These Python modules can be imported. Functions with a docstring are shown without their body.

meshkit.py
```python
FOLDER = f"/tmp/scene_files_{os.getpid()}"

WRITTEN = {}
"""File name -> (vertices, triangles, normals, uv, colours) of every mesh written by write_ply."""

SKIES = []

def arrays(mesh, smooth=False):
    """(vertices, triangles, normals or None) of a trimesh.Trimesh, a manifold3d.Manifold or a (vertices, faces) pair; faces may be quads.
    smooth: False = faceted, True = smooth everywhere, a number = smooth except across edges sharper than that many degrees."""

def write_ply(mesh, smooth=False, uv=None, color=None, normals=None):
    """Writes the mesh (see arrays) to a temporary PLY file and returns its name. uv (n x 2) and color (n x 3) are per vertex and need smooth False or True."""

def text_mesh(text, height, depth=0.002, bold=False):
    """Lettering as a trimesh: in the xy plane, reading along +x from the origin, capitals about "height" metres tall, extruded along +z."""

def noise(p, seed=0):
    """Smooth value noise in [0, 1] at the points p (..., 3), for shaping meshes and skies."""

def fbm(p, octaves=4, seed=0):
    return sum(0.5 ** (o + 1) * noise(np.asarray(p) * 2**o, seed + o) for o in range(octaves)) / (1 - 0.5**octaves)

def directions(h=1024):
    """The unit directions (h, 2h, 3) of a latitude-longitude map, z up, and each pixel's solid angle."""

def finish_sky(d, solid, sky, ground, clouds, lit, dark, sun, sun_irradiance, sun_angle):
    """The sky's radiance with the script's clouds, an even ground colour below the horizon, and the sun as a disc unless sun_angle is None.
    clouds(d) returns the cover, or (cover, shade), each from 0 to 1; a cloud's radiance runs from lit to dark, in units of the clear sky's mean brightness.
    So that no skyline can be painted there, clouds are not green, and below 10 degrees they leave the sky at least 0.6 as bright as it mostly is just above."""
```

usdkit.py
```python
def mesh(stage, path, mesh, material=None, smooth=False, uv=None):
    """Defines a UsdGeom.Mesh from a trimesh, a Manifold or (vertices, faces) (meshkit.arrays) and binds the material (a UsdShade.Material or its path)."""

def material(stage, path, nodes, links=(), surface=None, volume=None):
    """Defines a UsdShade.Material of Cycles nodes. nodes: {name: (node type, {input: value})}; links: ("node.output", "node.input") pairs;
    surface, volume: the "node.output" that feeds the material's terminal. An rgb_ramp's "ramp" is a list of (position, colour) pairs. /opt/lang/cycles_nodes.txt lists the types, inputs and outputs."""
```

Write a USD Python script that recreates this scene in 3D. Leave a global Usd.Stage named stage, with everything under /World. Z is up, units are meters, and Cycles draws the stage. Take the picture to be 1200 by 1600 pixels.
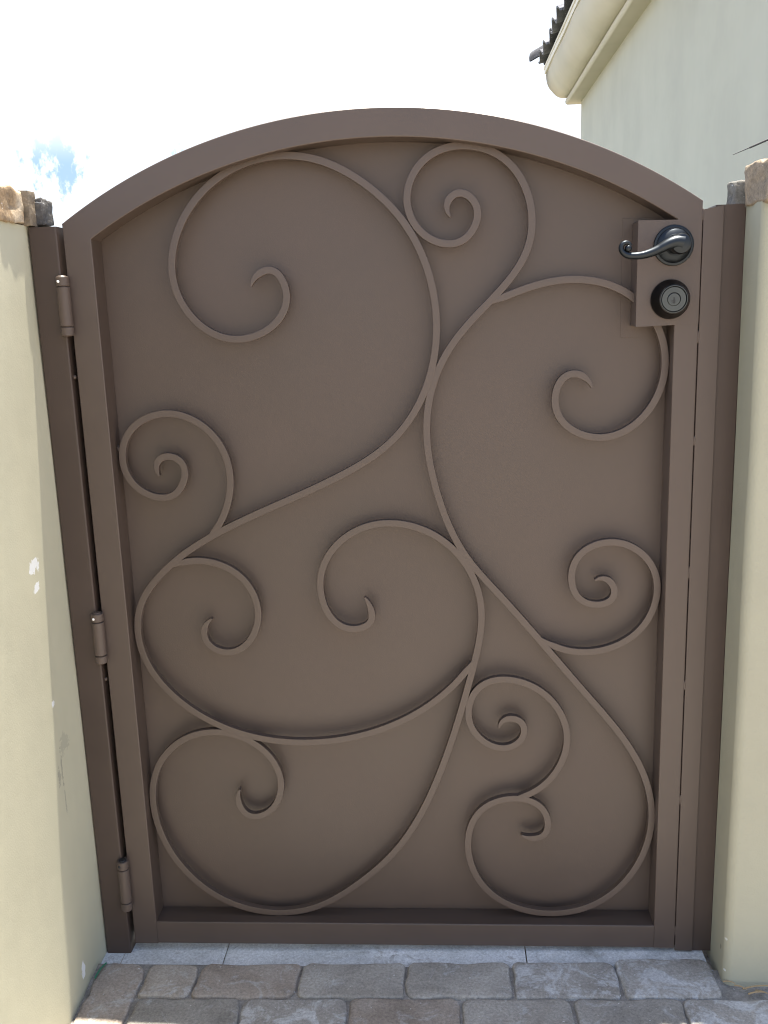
import math, random
import numpy as np, trimesh, usdkit, meshkit
from scipy.interpolate import splprep, splev
from shapely.geometry import Polygon
from pxr import Usd, UsdGeom, UsdLux, UsdShade, Gf, Sdf

stage = Usd.Stage.CreateInMemory()
UsdGeom.SetStageUpAxis(stage, 'Z'); UsdGeom.SetStageMetersPerUnit(stage, 1.0)
UsdGeom.Xform.Define(stage, '/World')
rng = np.random.default_rng(7)

# ------------------------------------------------------------------ camera, sky, sun, exposure
EXPOSURE = 2.3
SKY_STRENGTH = 0.075
SUN_INTENSITY = 0.95
SUN = np.array([0.050, 0.1430, 0.988]); SUN /= np.linalg.norm(SUN)

cam = UsdGeom.Camera.Define(stage, '/World/camera')
CR = [(0.9978816767891622, 0.0562173060590731, -0.032737953935922826),
      (0.019982559093988425, 0.2140332918194391, 0.9766219572203925),
      (0.06191006752140852, -0.9752073443593395, 0.2124565344890557)]
cam.AddTransformOp().Set(Gf.Matrix4d(*CR[0], 0, *CR[1], 0, *CR[2], 0, 0.0, -1.65, 1.265, 1))
cam.CreateHorizontalApertureAttr(24.0)
cam.CreateFocalLengthAttr(28.9)
cam.CreateExposureAttr(EXPOSURE)

elev, rot = math.asin(SUN[2]), math.atan2(SUN[0], SUN[1])
skymat = usdkit.material(stage, '/World/Looks/sky', {
    'sky': ('sky_texture', {'sky_type': 'single_scattering', 'sun_disc': False, 'sun_elevation': elev, 'sun_rotation': rot, 'aerosol_density': 1.4}),
    'tc': ('texture_coordinate', {}), 'xyz': ('separate_xyz', {}),
    'map': ('mapping', {'location': (0.2386, 0.0306, 0.0807), 'scale': (1.0, 1.0, 0.6)}),
    'n1': ('noise_texture', {'scale': 30.0, 'detail': 6.0, 'roughness': 0.68}),
    'gap': ('map_range', {'range_type': 'smoothstep', 'from_min': 0.445, 'from_max': 0.345, 'to_min': 0.0, 'to_max': 0.75, 'clamp': True}),
    'low': ('map_range', {'range_type': 'smoothstep', 'from_min': 0.190, 'from_max': 0.145, 'to_min': 0.0, 'to_max': 1.0, 'clamp': True}),
    'cov': ('math', {'math_type': 'multiply', 'use_clamp': True}),
    'shred': ('mix_color', {'blend_type': 'multiply', 'fac': 1.0, 'b': (0.27, 0.47, 0.62), 'use_clamp': False}),
    'mixc': ('mix_color', {'blend_type': 'mix', 'use_clamp': False}),
    'hz': ('map_range', {'range_type': 'smoothstep', 'from_min': 0.60, 'from_max': 0.26, 'to_min': 0.0, 'to_max': 0.92, 'clamp': True}),
    'haze': ('mix_color', {'blend_type': 'mix', 'b': (3.25, 3.45, 3.75), 'use_clamp': False}),
    'bg': ('background_shader', {'strength': SKY_STRENGTH}),
}, [('xyz.z', 'hz.value'), ('hz.result', 'haze.fac'), ('sky.color', 'haze.a'), ('tc.generated', 'map.vector'), ('map.vector', 'n1.vector'), ('n1.fac', 'gap.value'), ('tc.generated', 'xyz.vector'), ('xyz.z', 'low.value'),
    ('gap.result', 'cov.value1'), ('low.result', 'cov.value2'), ('cov.value', 'mixc.fac'), ('haze.result', 'shred.a'), ('haze.result', 'mixc.a'), ('shred.result', 'mixc.b'), ('mixc.result', 'bg.color')],
    surface='bg.background')
dome = UsdLux.DomeLight.Define(stage, '/World/sky')
UsdShade.MaterialBindingAPI.Apply(dome.GetPrim()).Bind(skymat)
sun = UsdLux.DistantLight.Define(stage, '/World/sun')
sun.CreateIntensityAttr(SUN_INTENSITY); sun.CreateAngleAttr(0.5); sun.CreateColorAttr(Gf.Vec3f(1.0, 0.93, 0.82))
sun.GetPrim().CreateAttribute('inputs:normalize', Sdf.ValueTypeNames.Bool).Set(True)
_x = np.cross([0, 1, 0], SUN); _x /= np.linalg.norm(_x); _y = np.cross(SUN, _x)
sun.AddTransformOp().Set(Gf.Matrix4d(*map(float, _x), 0, *map(float, _y), 0, *map(float, SUN), 0, 0, 0, 10, 1))

# ------------------------------------------------------------------ helpers
taken = {}
def numbered(path):
    n = taken.get(path, 0); taken[path] = n + 1
    return path if n == 0 else f'{path}_{n:03d}'
def data(prim, **kw):
    for k, v in kw.items():
        if v: prim.SetCustomDataByKey(k, v)
def thing(name, label=None, category=None, group=None, kind=None):
    x = UsdGeom.Xform.Define(stage, numbered('/World/' + name)).GetPrim()
    data(x, label=label, category=category, group=group, kind=kind)
    return x
def part_group(name, parent):
    return UsdGeom.Xform.Define(stage, numbered(f'{parent.GetPath()}/{name}')).GetPrim()
def obj(name, mesh, mat, parent=None, smooth=35, label=None, category=None, group=None, kind=None):
    base = str(parent.GetPath()) if parent else '/World'
    p = usdkit.mesh(stage, numbered(f'{base}/{name}'), mesh, mat, smooth=smooth).GetPrim()
    data(p, label=label, category=category, group=group, kind=kind)
    return p
def tm(v, f):
    m = trimesh.Trimesh(np.asarray(v, float), np.asarray(f, int), process=False)
    m.merge_vertices(); m.fix_normals(); return m
def cat(*ms): return trimesh.util.concatenate(list(ms))

def rounded_section(w, d, r, n=3):
    """Points (u, v) round a w x d rectangle, u in 0..w, v in 0..d."""
    pts = []
    for cx, cy, a0 in ((w - r, r, -90), (w - r, d - r, 0), (r, d - r, 90), (r, r, 180)):
        for k in range(n + 1):
            a = math.radians(a0 + 90 * k / n)
            pts.append((cx + r * math.cos(a), cy + r * math.sin(a)))
    return np.array(pts)

def sweep(a, b, y0, y1, r=0.003, caps=(True, True), n=3):
    """A bar whose stations run between the points a[i] and b[i] of the xz plane, from depth y0 to y1, with rounded edges."""
    a, b = np.asarray(a, float), np.asarray(b, float)
    y0, y1 = np.broadcast_to(y0, len(a)), np.broadcast_to(y1, len(a))
    rings = []
    for i in range(len(a)):
        w = np.linalg.norm(b[i] - a[i]); u = (b[i] - a[i]) / w
        s = rounded_section(w, y1[i] - y0[i], min(r, w * 0.45, (y1[i] - y0[i]) * .45), n)
        xz = a[i] + s[:, :1] * u
        rings.append(np.c_[xz[:, 0], y0[i] + s[:, 1], xz[:, 1]])
    m = len(rings[0]); v = np.vstack(rings); f = []
    for i in range(len(a) - 1):
        for j in range(m):
            p, q = i * m + j, i * m + (j + 1) % m
            f += [(p, q, q + m), (p, q + m, p + m)]
    for end, cap in ((0, caps[0]), (len(a) - 1, caps[1])):
        if cap:
            c = len(v); v = np.vstack([v, rings[end].mean(0)])
            f += [(c, end * m + j, end * m + (j + 1) % m) for j in range(m)]
    return tm(v, f)

def box(x0, x1, y0, y1, z0, z1, c=0.0, n=2):
    if c <= 0:
        b = trimesh.creation.box((x1 - x0, y1 - y0, z1 - z0)); b.apply_translation(((x0 + x1) / 2, (y0 + y1) / 2, (z0 + z1) / 2)); return b
    import manifold3d as m3
    pts = []
    for x, sx in ((x0, 1), (x1, -1)):
        for y, sy in ((y0, 1), (y1, -1)):
            for z, sz in ((z0, 1), (z1, -1)):
                pts += [(x + sx * c, y + sy * c, z), (x, y + sy * c, z + sz * c), (x + sx * c, y, z + sz * c)]
                k = c * 0.42
                pts += [(x + sx * k, y + sy * k, z + sz * k)]
    return trimesh.Trimesh(np.array(pts)).convex_hull

def lathe(profile, center, axis='y', n=48, a0=0):
    """profile: (radius, distance along the axis) pairs."""
    pr = np.array(profile, float); v = []; f = []
    m = len(pr)
    for k in range(n):
        t = 2 * math.pi * k / n
        for r, h in pr:
            v.append((r * math.cos(t), h, r * math.sin(t)) if axis == 'y' else (r * math.cos(t), r * math.sin(t), h))
    for k in range(n):
        for j in range(m - 1):
            p, q = k * m + j, ((k + 1) % n) * m + j
            f += [(p, q, q + 1), (p, q + 1, p + 1)]
    mesh = tm(np.array(v) + np.asarray(center), f)
    return mesh

def tube(pts, rad, n=12, flat=1.0):
    pts = np.asarray(pts, float); rad = np.broadcast_to(rad, len(pts)); v = []; f = []
    t = np.gradient(pts, axis=0); t /= np.linalg.norm(t, axis=1)[:, None]
    ref = np.array([0, 1.0, 0]) if abs(t[:, 1]).max() < 0.9 else np.array([0.3, 0.2, 1.0])
    for i in range(len(pts)):
        s = np.cross(t[i], ref); s /= np.linalg.norm(s); u = np.cross(s, t[i])
        for k in range(n):
            a = 2 * math.pi * k / n
            v.append(pts[i] + rad[i] * (s * math.cos(a) + u * flat * math.sin(a)))
    for i in range(len(pts) - 1):
        for k in range(n):
            p, q = i * n + k, i * n + (k + 1) % n
            f += [(p, q, q + n), (p, q + n, p + n)]
    for e in (0, len(pts) - 1):
        c = len(v); v.append(pts[e]); f += [(c, e * n + k, e * n + (k + 1) % n) for k in range(n)]
    return tm(v, f)

def smooth_curve(pts, n, s=0.0, k=3):
    pts = np.asarray(pts, float)
    tck, _ = splprep(pts.T, s=s, k=k)
    return np.stack(splev(np.linspace(0, 1, n), tck), 1)

def rock(x0, x1, y0, y1, z0, z1, seed, rough=0.010, rnd=0.09, sub=4, freq=28):
    """A hewn stone: a rounded box with broken faces."""
    m = trimesh.creation.box((2, 2, 2))
    for _ in range(sub): m = m.subdivide()
    v = np.array(m.vertices)
    size = np.array([x1 - x0, y1 - y0, z1 - z0]) / 2; r = rnd * size.min() * 2
    inner = np.clip(v * size, -(size - r), size - r)
    d = v * size - inner; l = np.linalg.norm(d, axis=1, keepdims=True)
    v = inner + np.where(l > 0, d / np.maximum(l, 1e-9), 0) * r
    nrm = v / size ** 2; nrm /= np.linalg.norm(nrm, axis=1)[:, None]
    q = (v + seed * 3.1)
    chip = meshkit.fbm(q * freq, 4, seed) - .5
    facet = np.round(meshkit.noise(q * freq * .55, seed + 9) * 4) / 4 - .5
    v = v + nrm * (chip[:, None] * rough * 1.6 + facet[:, None] * rough)
    m.vertices = v + [(x0 + x1) / 2, (y0 + y1) / 2, (z0 + z1) / 2]
    return m

# ------------------------------------------------------------------ materials
L = '/World/Looks/'
def paint(name, col, rough=0.5, dust=0.12, spec=0.35):
    c = np.array(col)
    return usdkit.material(stage, L + name, {
        'g': ('geometry', {}),
        'n': ('noise_texture', {'scale': 3.2, 'detail': 5.0, 'roughness': 0.6}),
        'f': ('noise_texture', {'scale': 900.0, 'detail': 2.0, 'roughness': 0.7}),
        'sp': ('noise_texture', {'scale': 75.0, 'detail': 3.0, 'roughness': 0.7}),
        'r': ('rgb_ramp', {'ramp': [(0.3, tuple(c * 0.88)), (0.52, tuple(c)), (0.72, tuple(c * 1.10 + 0.003))]}),
        'rs': ('rgb_ramp', {'ramp': [(0.0, (0, 0, 0)), (0.74, (0, 0, 0)), (0.80, (1, 1, 1))]}),
        'dm': ('math', {'math_type': 'multiply', 'value2': dust}),
        'mx': ('mix_color', {'b': (0.30, 0.27, 0.25)}),
        'fr': ('rgb_ramp', {'ramp': [(0.25, (.86, .86, .86)), (0.75, (1.12, 1.12, 1.12))]}),
        'mg': ('mix_color', {'blend_type': 'multiply', 'fac': 1.0, 'use_clamp': False}),
        'rr': ('map_range', {'from_min': 0.3, 'from_max': 0.7, 'to_min': rough - .06, 'to_max': rough + .08}),
        'wv': ('noise_texture', {'scale': 5.0, 'detail': 2.0}), 'b0': ('bump', {'strength': 0.35, 'distance': 0.004}),
        'b': ('bump', {'strength': 0.3, 'distance': 0.0006}),
        'p': ('principled_bsdf', {'specular_ior_level': spec}),
    }, [('g.position', 'n.vector'), ('g.position', 'f.vector'), ('g.position', 'sp.vector'), ('n.fac', 'r.fac'), ('sp.fac', 'rs.fac'), ('rs.color', 'dm.value1'),
        ('dm.value', 'mx.fac'), ('r.color', 'mx.a'), ('mx.result', 'mg.a'), ('f.fac', 'fr.fac'), ('fr.color', 'mg.b'), ('mg.result', 'p.base_color'),
        ('n.fac', 'rr.value'), ('rr.result', 'p.roughness'), ('g.position', 'wv.vector'), ('wv.fac', 'b0.height'), ('b0.normal', 'b.normal'), ('f.fac', 'b.height'), ('b.normal', 'p.normal')], surface='p.BSDF')

def marks_nodes(marks, nodes, links, prev):
    """Chips, scuffs and smears at given places: (centre, radii, colour, edge noise)."""
    for i, (c, rad, col, amt, wob) in enumerate(marks):
        k = f'k{i}'
        nodes[k + 'm'] = ('mapping', {'location': tuple(-np.array(c) / np.array(rad)), 'scale': tuple(1 / np.array(rad))})
        nodes[k + 'l'] = ('vector_math', {'math_type': 'length'})
        nodes[k + 'a'] = ('math', {'math_type': 'multiply_add', 'value2': wob, 'value3': -wob / 2})
        nodes[k + 's'] = ('math', {'math_type': 'add'})
        nodes[k + 'r'] = ('map_range', {'range_type': 'smoothstep', 'from_min': 1.05, 'from_max': 0.85, 'to_min': 0.0, 'to_max': amt, 'clamp': True})
        nodes[k + 'x'] = ('mix_color', {'b': col})
        links += [('g.position', k + 'm.vector'), (k + 'm.vector', k + 'l.vector1'), (k + 'l.value', k + 's.value1'), ('wob.fac', k + 'a.value1'), (k + 'a.value', k + 's.value2'),
                  (k + 's.value', k + 'r.value'), (k + 'r.result', k + 'x.fac'), (prev, k + 'x.a')]
        prev = k + 'x.result'
    return prev

def stucco(name, col, bump=0.5, streak=0.06, marks=(), wave=0.35):
    c = np.array(col)
    nodes = {
        'g': ('geometry', {}),
        'n': ('noise_texture', {'scale': 2.6, 'detail': 6.0, 'roughness': 0.62}),
        'mp': ('mapping', {'scale': (2.6, 2.6, 0.55)}),
        'st': ('noise_texture', {'scale': 1.0, 'detail': 5.0, 'roughness': 0.65}),
        'gr': ('noise_texture', {'scale': 320.0, 'detail': 3.0, 'roughness': 0.65}),
        'un': ('noise_texture', {'scale': 14.0, 'detail': 4.0, 'roughness': 0.55}),
        'wob': ('noise_texture', {'scale': 95.0, 'detail': 3.0, 'roughness': 0.65}),
        'pit': ('voronoi_texture', {'scale': 34.0}),
        'pr': ('rgb_ramp', {'ramp': [(0.0, (1, 1, 1)), (0.050, (1, 1, 1)), (0.075, (0, 0, 0))]}),
        'pm': ('math', {'math_type': 'multiply', 'value2': 0.0}),
        'r': ('rgb_ramp', {'ramp': [(0.28, tuple(c * 0.93)), (0.5, tuple(c)), (0.72, tuple(np.minimum(c * 1.05, .85)))]}),
        'sr': ('rgb_ramp', {'ramp': [(0.3, (1 - streak * 2, 1 - streak * 1.7, 1 - streak * 1.6)), (0.6, (1, 1, 1))]}),
        'ms': ('mix_color', {'blend_type': 'multiply', 'fac': 1.0}),
        'b1': ('bump', {'strength': bump, 'distance': 0.0015}),
        'b2': ('bump', {'strength': wave, 'distance': 0.005}),
        'p': ('principled_bsdf', {'roughness': 0.88, 'specular_ior_level': 0.2}),
    }
    links = [('g.position', 'n.vector'), ('g.position', 'mp.vector'), ('mp.vector', 'st.vector'), ('g.position', 'gr.vector'), ('g.position', 'un.vector'), ('g.position', 'wob.vector'),
             ('g.position', 'pit.vector'), ('pit.distance', 'pr.fac'), ('pr.color', 'pm.value1'),
             ('n.fac', 'r.fac'), ('st.fac', 'sr.fac'), ('r.color', 'ms.a'), ('sr.color', 'ms.b'), ('un.fac', 'b2.height'), ('b2.normal', 'b1.normal'), ('gr.fac', 'b1.height'), ('b1.normal', 'p.normal')]
    prev = marks_nodes(marks, nodes, links, 'ms.result')
    links.append((prev, 'p.base_color'))
    return usdkit.material(stage, L + name, nodes, links, surface='p.BSDF')

def stone(name, dark, mid, light, stain=(0.50, 0.53, 0.55), stain_amt=0.5, stain_lo=0.55, scale=9.0, vary=0.25, bump=0.6, rough=0.85):
    return usdkit.material(stage, L + name, {
        'g': ('geometry', {}), 'oi': ('object_info', {}),
        'off': ('vector_math', {'math_type': 'scale', 'scale': 40.0}), 'add': ('vector_math', {'math_type': 'add'}),
        'cx': ('combine_xyz', {}),
        'n': ('noise_texture', {'scale': scale, 'detail': 7.0, 'roughness': 0.62, 'distortion': 0.5}),
        'gr': ('noise_texture', {'scale': 190.0, 'detail': 4.0, 'roughness': 0.75}),
        'sp': ('noise_texture', {'scale': 120.0, 'detail': 2.0, 'roughness': 0.5}), 'spr': ('map_range', {'range_type': 'smoothstep', 'from_min': 0.70, 'from_max': 0.76, 'to_min': 0.0, 'to_max': 0.75, 'clamp': True}), 'spm': ('mix_color', {'b': (0.66, 0.67, 0.66)}),
        'sn': ('noise_texture', {'scale': 16.0, 'detail': 10.0, 'roughness': 0.68, 'distortion': 1.2}),
        'r': ('rgb_ramp', {'ramp': [(0.25, dark), (0.48, mid), (0.72, light)]}),
        'sr': ('map_range', {'range_type': 'smoothstep', 'from_min': stain_lo, 'from_max': stain_lo + .14, 'to_min': 0.0, 'to_max': stain_amt, 'clamp': True}),
        'mx': ('mix_color', {'b': stain}),
        'vr': ('map_range', {'from_min': 0.0, 'from_max': 1.0, 'to_min': 1 - vary, 'to_max': 1 + vary}),
        'hv': ('hsv', {'saturation': 1.0}),
        'grr': ('rgb_ramp', {'ramp': [(0.3, (.66, .66, .66)), (0.7, (1.2, 1.2, 1.2))]}),
        'mg': ('mix_color', {'blend_type': 'multiply', 'fac': 1.0}),
        'b1': ('bump', {'strength': bump, 'distance': 0.002}), 'b2': ('bump', {'strength': 0.6, 'distance': 0.006}),
        'p': ('principled_bsdf', {'roughness': rough, 'specular_ior_level': 0.25}),
    }, [('oi.random', 'cx.x'), ('oi.random', 'cx.y'), ('cx.vector', 'off.vector1'), ('g.position', 'add.vector1'), ('off.vector', 'add.vector2'),
        ('add.vector', 'n.vector'), ('add.vector', 'gr.vector'), ('add.vector', 'sn.vector'), ('n.fac', 'r.fac'), ('sn.fac', 'sr.value'), ('sr.result', 'mx.fac'),
        ('r.color', 'hv.color'), ('oi.random', 'vr.value'), ('vr.result', 'hv.value'), ('hv.color', 'mx.a'), ('mx.result', 'mg.a'), ('gr.fac', 'grr.fac'), ('grr.color', 'mg.b'),
        ('add.vector', 'sp.vector'), ('sp.fac', 'spr.value'), ('spr.result', 'spm.fac'), ('mg.result', 'spm.a'), ('spm.result', 'p.base_color'), ('n.fac', 'b2.height'), ('b2.normal', 'b1.normal'), ('gr.fac', 'b1.height'), ('b1.normal', 'p.normal')], surface='p.BSDF')

def metal(name, col, rough, metallic=1.0):
    return usdkit.material(stage, L + name, {
        'g': ('geometry', {}), 'n': ('noise_texture', {'scale': 60.0, 'detail': 4.0}),
        'r': ('map_range', {'from_min': 0.3, 'from_max': 0.7, 'to_min': rough - .05, 'to_max': rough + .08}),
        'p': ('principled_bsdf', {'base_color': col, 'metallic': metallic}),
    }, [('g.position', 'n.vector'), ('n.fac', 'r.value'), ('r.result', 'p.roughness')], surface='p.BSDF')

def plain(name, col, rough=0.7):
    return usdkit.material(stage, L + name, {'p': ('principled_bsdf', {'base_color': col, 'roughness': rough})}, surface='p.BSDF')

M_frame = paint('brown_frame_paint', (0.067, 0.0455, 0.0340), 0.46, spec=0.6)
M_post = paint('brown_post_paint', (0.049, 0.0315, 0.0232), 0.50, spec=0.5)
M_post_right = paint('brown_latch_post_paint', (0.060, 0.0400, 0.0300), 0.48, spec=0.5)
M_sheet = paint('brown_sheet_paint', (0.064, 0.0425, 0.0305), 0.50, dust=0.08, spec=0.6)
M_scroll = paint('brown_scroll_paint', (0.070, 0.0480, 0.0358), 0.46, spec=0.6)
M_hinge = paint('hinge_paint', (0.086, 0.063, 0.050), 0.42, dust=0.35)
M_nickel = metal('aged_bronze', (0.034, 0.039, 0.044), 0.40)
M_bezel = metal('dark_bronze', (0.026, 0.025, 0.025), 0.38)
M_face = metal('lock_face', (0.075, 0.082, 0.082), 0.40)
M_black = plain('black_slot', (0.012, 0.012, 0.013), 0.6)
M_white = plain('bare_primer_dot', (0.8, 0.8, 0.78), 0.4)
WHITE, GREY = (0.74, 0.76, 0.76), (0.20, 0.20, 0.185)
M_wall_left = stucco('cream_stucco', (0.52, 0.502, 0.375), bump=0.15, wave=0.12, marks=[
    ((-0.705, -0.1397, 0.8518), (0.03, 0.0230, 0.0125), WHITE, 1.0, 2.6), ((-0.705, -0.1369, 0.8128), (0.03, 0.0140, 0.0080), WHITE, 1.0, 2.6),
    ((-0.705, -0.1249, 0.5892), (0.03, 0.0075, 0.0060), WHITE, 1.0, 1.6), ((-0.705, -0.1280, 0.0400), (0.03, 0.0110, 0.0170), WHITE, 1.0, 1.6),
    ((-0.705, -0.1340, 0.4498), (0.03, 0.0070, 0.0160), GREY, 0.45, 3.0), ((-0.705, -0.1190, 0.4600), (0.03, 0.0035, 0.0300), GREY, 0.5, 3.0),
    ((-0.705, -0.0960, 0.5000), (0.03, 0.0180, 0.0180), GREY, 0.28, 3.4), ((-0.705, -0.1170, 0.3950), (0.03, 0.0030, 0.0300), GREY, 0.4, 3.0),
])
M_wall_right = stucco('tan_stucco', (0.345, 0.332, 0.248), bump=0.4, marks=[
    ((0.5195, -0.0860, 0.022), (0.0020, 0.012, 0.0030), WHITE, 0.55, 2.6), ((0.5195, -0.0860, 0.088), (0.0016, 0.012, 0.0024), WHITE, 0.5, 2.6),
    ((0.517, -0.0650, 0.055), (0.02, 0.0025, 0.0060), (0.10, 0.09, 0.08), 0.8, 1.5), ((0.5300, -0.0950, 1.355), (0.0025, 0.02, 0.006), WHITE, 0.9, 1.5),
])
M_house = stucco('pale_house_stucco', (0.415, 0.42, 0.36), bump=0.8, streak=0.025)
M_trim = stucco('cream_cornice_stucco', (0.46, 0.435, 0.355), bump=0.3, streak=0.03)
M_fascia = plain('fascia_paint', (0.62, 0.60, 0.54), 0.7)
M_tile = stone('clay_roof_tile', (0.06, 0.062, 0.07), (0.105, 0.108, 0.12), (0.17, 0.175, 0.19), stain_amt=0.15, vary=0.35)
M_paver = [stone('tan_paver', (0.23, 0.20, 0.165), (0.34, 0.30, 0.25), (0.44, 0.40, 0.345), stain=(0.56, 0.575, 0.58), stain_amt=0.5, stain_lo=0.52, vary=0.12),
           stone('grey_paver', (0.22, 0.205, 0.18), (0.32, 0.30, 0.265), (0.41, 0.39, 0.35), stain=(0.54, 0.555, 0.56), stain_amt=0.45, stain_lo=0.54, vary=0.12),
           stone('pale_stained_paver', (0.24, 0.22, 0.19), (0.34, 0.32, 0.285), (0.43, 0.41, 0.375), stain=(0.58, 0.595, 0.60), stain_amt=0.65, stain_lo=0.47, vary=0.10),
           stone('brown_paver', (0.20, 0.17, 0.14), (0.31, 0.265, 0.22), (0.40, 0.355, 0.305), stain=(0.52, 0.53, 0.53), stain_amt=0.45, stain_lo=0.53, vary=0.12)]
M_concrete = stone('pale_concrete', (0.46, 0.48, 0.48), (0.60, 0.62, 0.625), (0.72, 0.74, 0.75), stain=(0.30, 0.29, 0.27), stain_amt=0.7, stain_lo=0.54, vary=0.08)
M_sand = stone('joint_sand', (0.15, 0.14, 0.125), (0.25, 0.235, 0.21), (0.36, 0.34, 0.31), vary=0.0, scale=30, stain_amt=0.2)
M_ground = stone('desert_gravel', (0.26, 0.215, 0.165), (0.36, 0.305, 0.24), (0.44, 0.385, 0.31), vary=0.0, scale=3.0, stain_amt=0.2)
M_yard = stone('dark_yard_ground', (0.05, 0.055, 0.035), (0.085, 0.09, 0.06), (0.13, 0.13, 0.09), vary=0.0, scale=5.0, stain_amt=0.1)
M_ochre = stone('ochre_cap_stone', (0.22, 0.15, 0.085), (0.37, 0.27, 0.165), (0.56, 0.48, 0.36), stain=(0.62, 0.55, 0.44), stain_amt=0.8, stain_lo=0.56, scale=14, vary=0.05, bump=0.9)
M_tanst = stone('tan_cap_stone', (0.13, 0.105, 0.075), (0.24, 0.195, 0.14), (0.37, 0.30, 0.215), stain=(0.50, 0.30, 0.15), stain_amt=0.6, stain_lo=0.56, scale=14, vary=0.05, bump=0.9)
M_greyst = stone('grey_cap_stone', (0.08, 0.078, 0.07), (0.15, 0.145, 0.13), (0.24, 0.23, 0.205), stain=(0.36, 0.35, 0.33), stain_amt=0.6, stain_lo=0.58, scale=16, vary=0.05, bump=0.9)
M_darkst = stone('dark_cap_stone', (0.05, 0.047, 0.044), (0.11, 0.105, 0.098), (0.22, 0.21, 0.195), stain=(0.36, 0.40, 0.44), stain_amt=0.75, stain_lo=0.56, scale=22, vary=0.05, bump=0.9)
M_paleest = stone('mortar_pale_stone', (0.40, 0.34, 0.26), (0.54, 0.48, 0.38), (0.64, 0.58, 0.48), vary=0.05, scale=14, bump=0.9)
M_straw = plain('dry_straw', (0.36, 0.25, 0.13), 0.8)
M_green = plain('green_plastic', (0.02, 0.17, 0.09), 0.4)
M_rod = plain('black_rod', (0.012, 0.012, 0.013), 0.45)

# ------------------------------------------------------------------ the setting: ground, paving, threshold
g = 220.0
v, f = [], []
xs = np.r_[-g, -40, -8, -0.76, 0.5, 2, 8, 40, g]; ys = np.r_[-g, -40, -8, -1.4, 0.0, 3, 10, 40, g]
for yy in ys:
    for xx in xs: v.append((xx, yy, -0.035))
for j in range(len(ys) - 1):
    for i in range(len(xs) - 1):
        a = j * len(xs) + i; f += [(a, a + 1, a + 1 + len(xs)), (a, a + 1 + len(xs), a + len(xs))]
obj('ground', tm(v, f), M_ground, smooth=False, kind='structure', label='pale desert gravel ground round the paving')

obj('courtyard', box(-9, 1.1, 0.23, 16, -0.034, -0.024), M_yard, smooth=False, kind='structure', label='dark planted yard behind the gate')
pave = thing('pavement', 'tumbled stone pavers laid in staggered rows before the gate', None, kind='structure')
bed = box(-0.76, 1.6, -1.42, -0.052, -0.034, -0.0075)
obj('sand_bed', bed, M_sand, pave, smooth=False)

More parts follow.
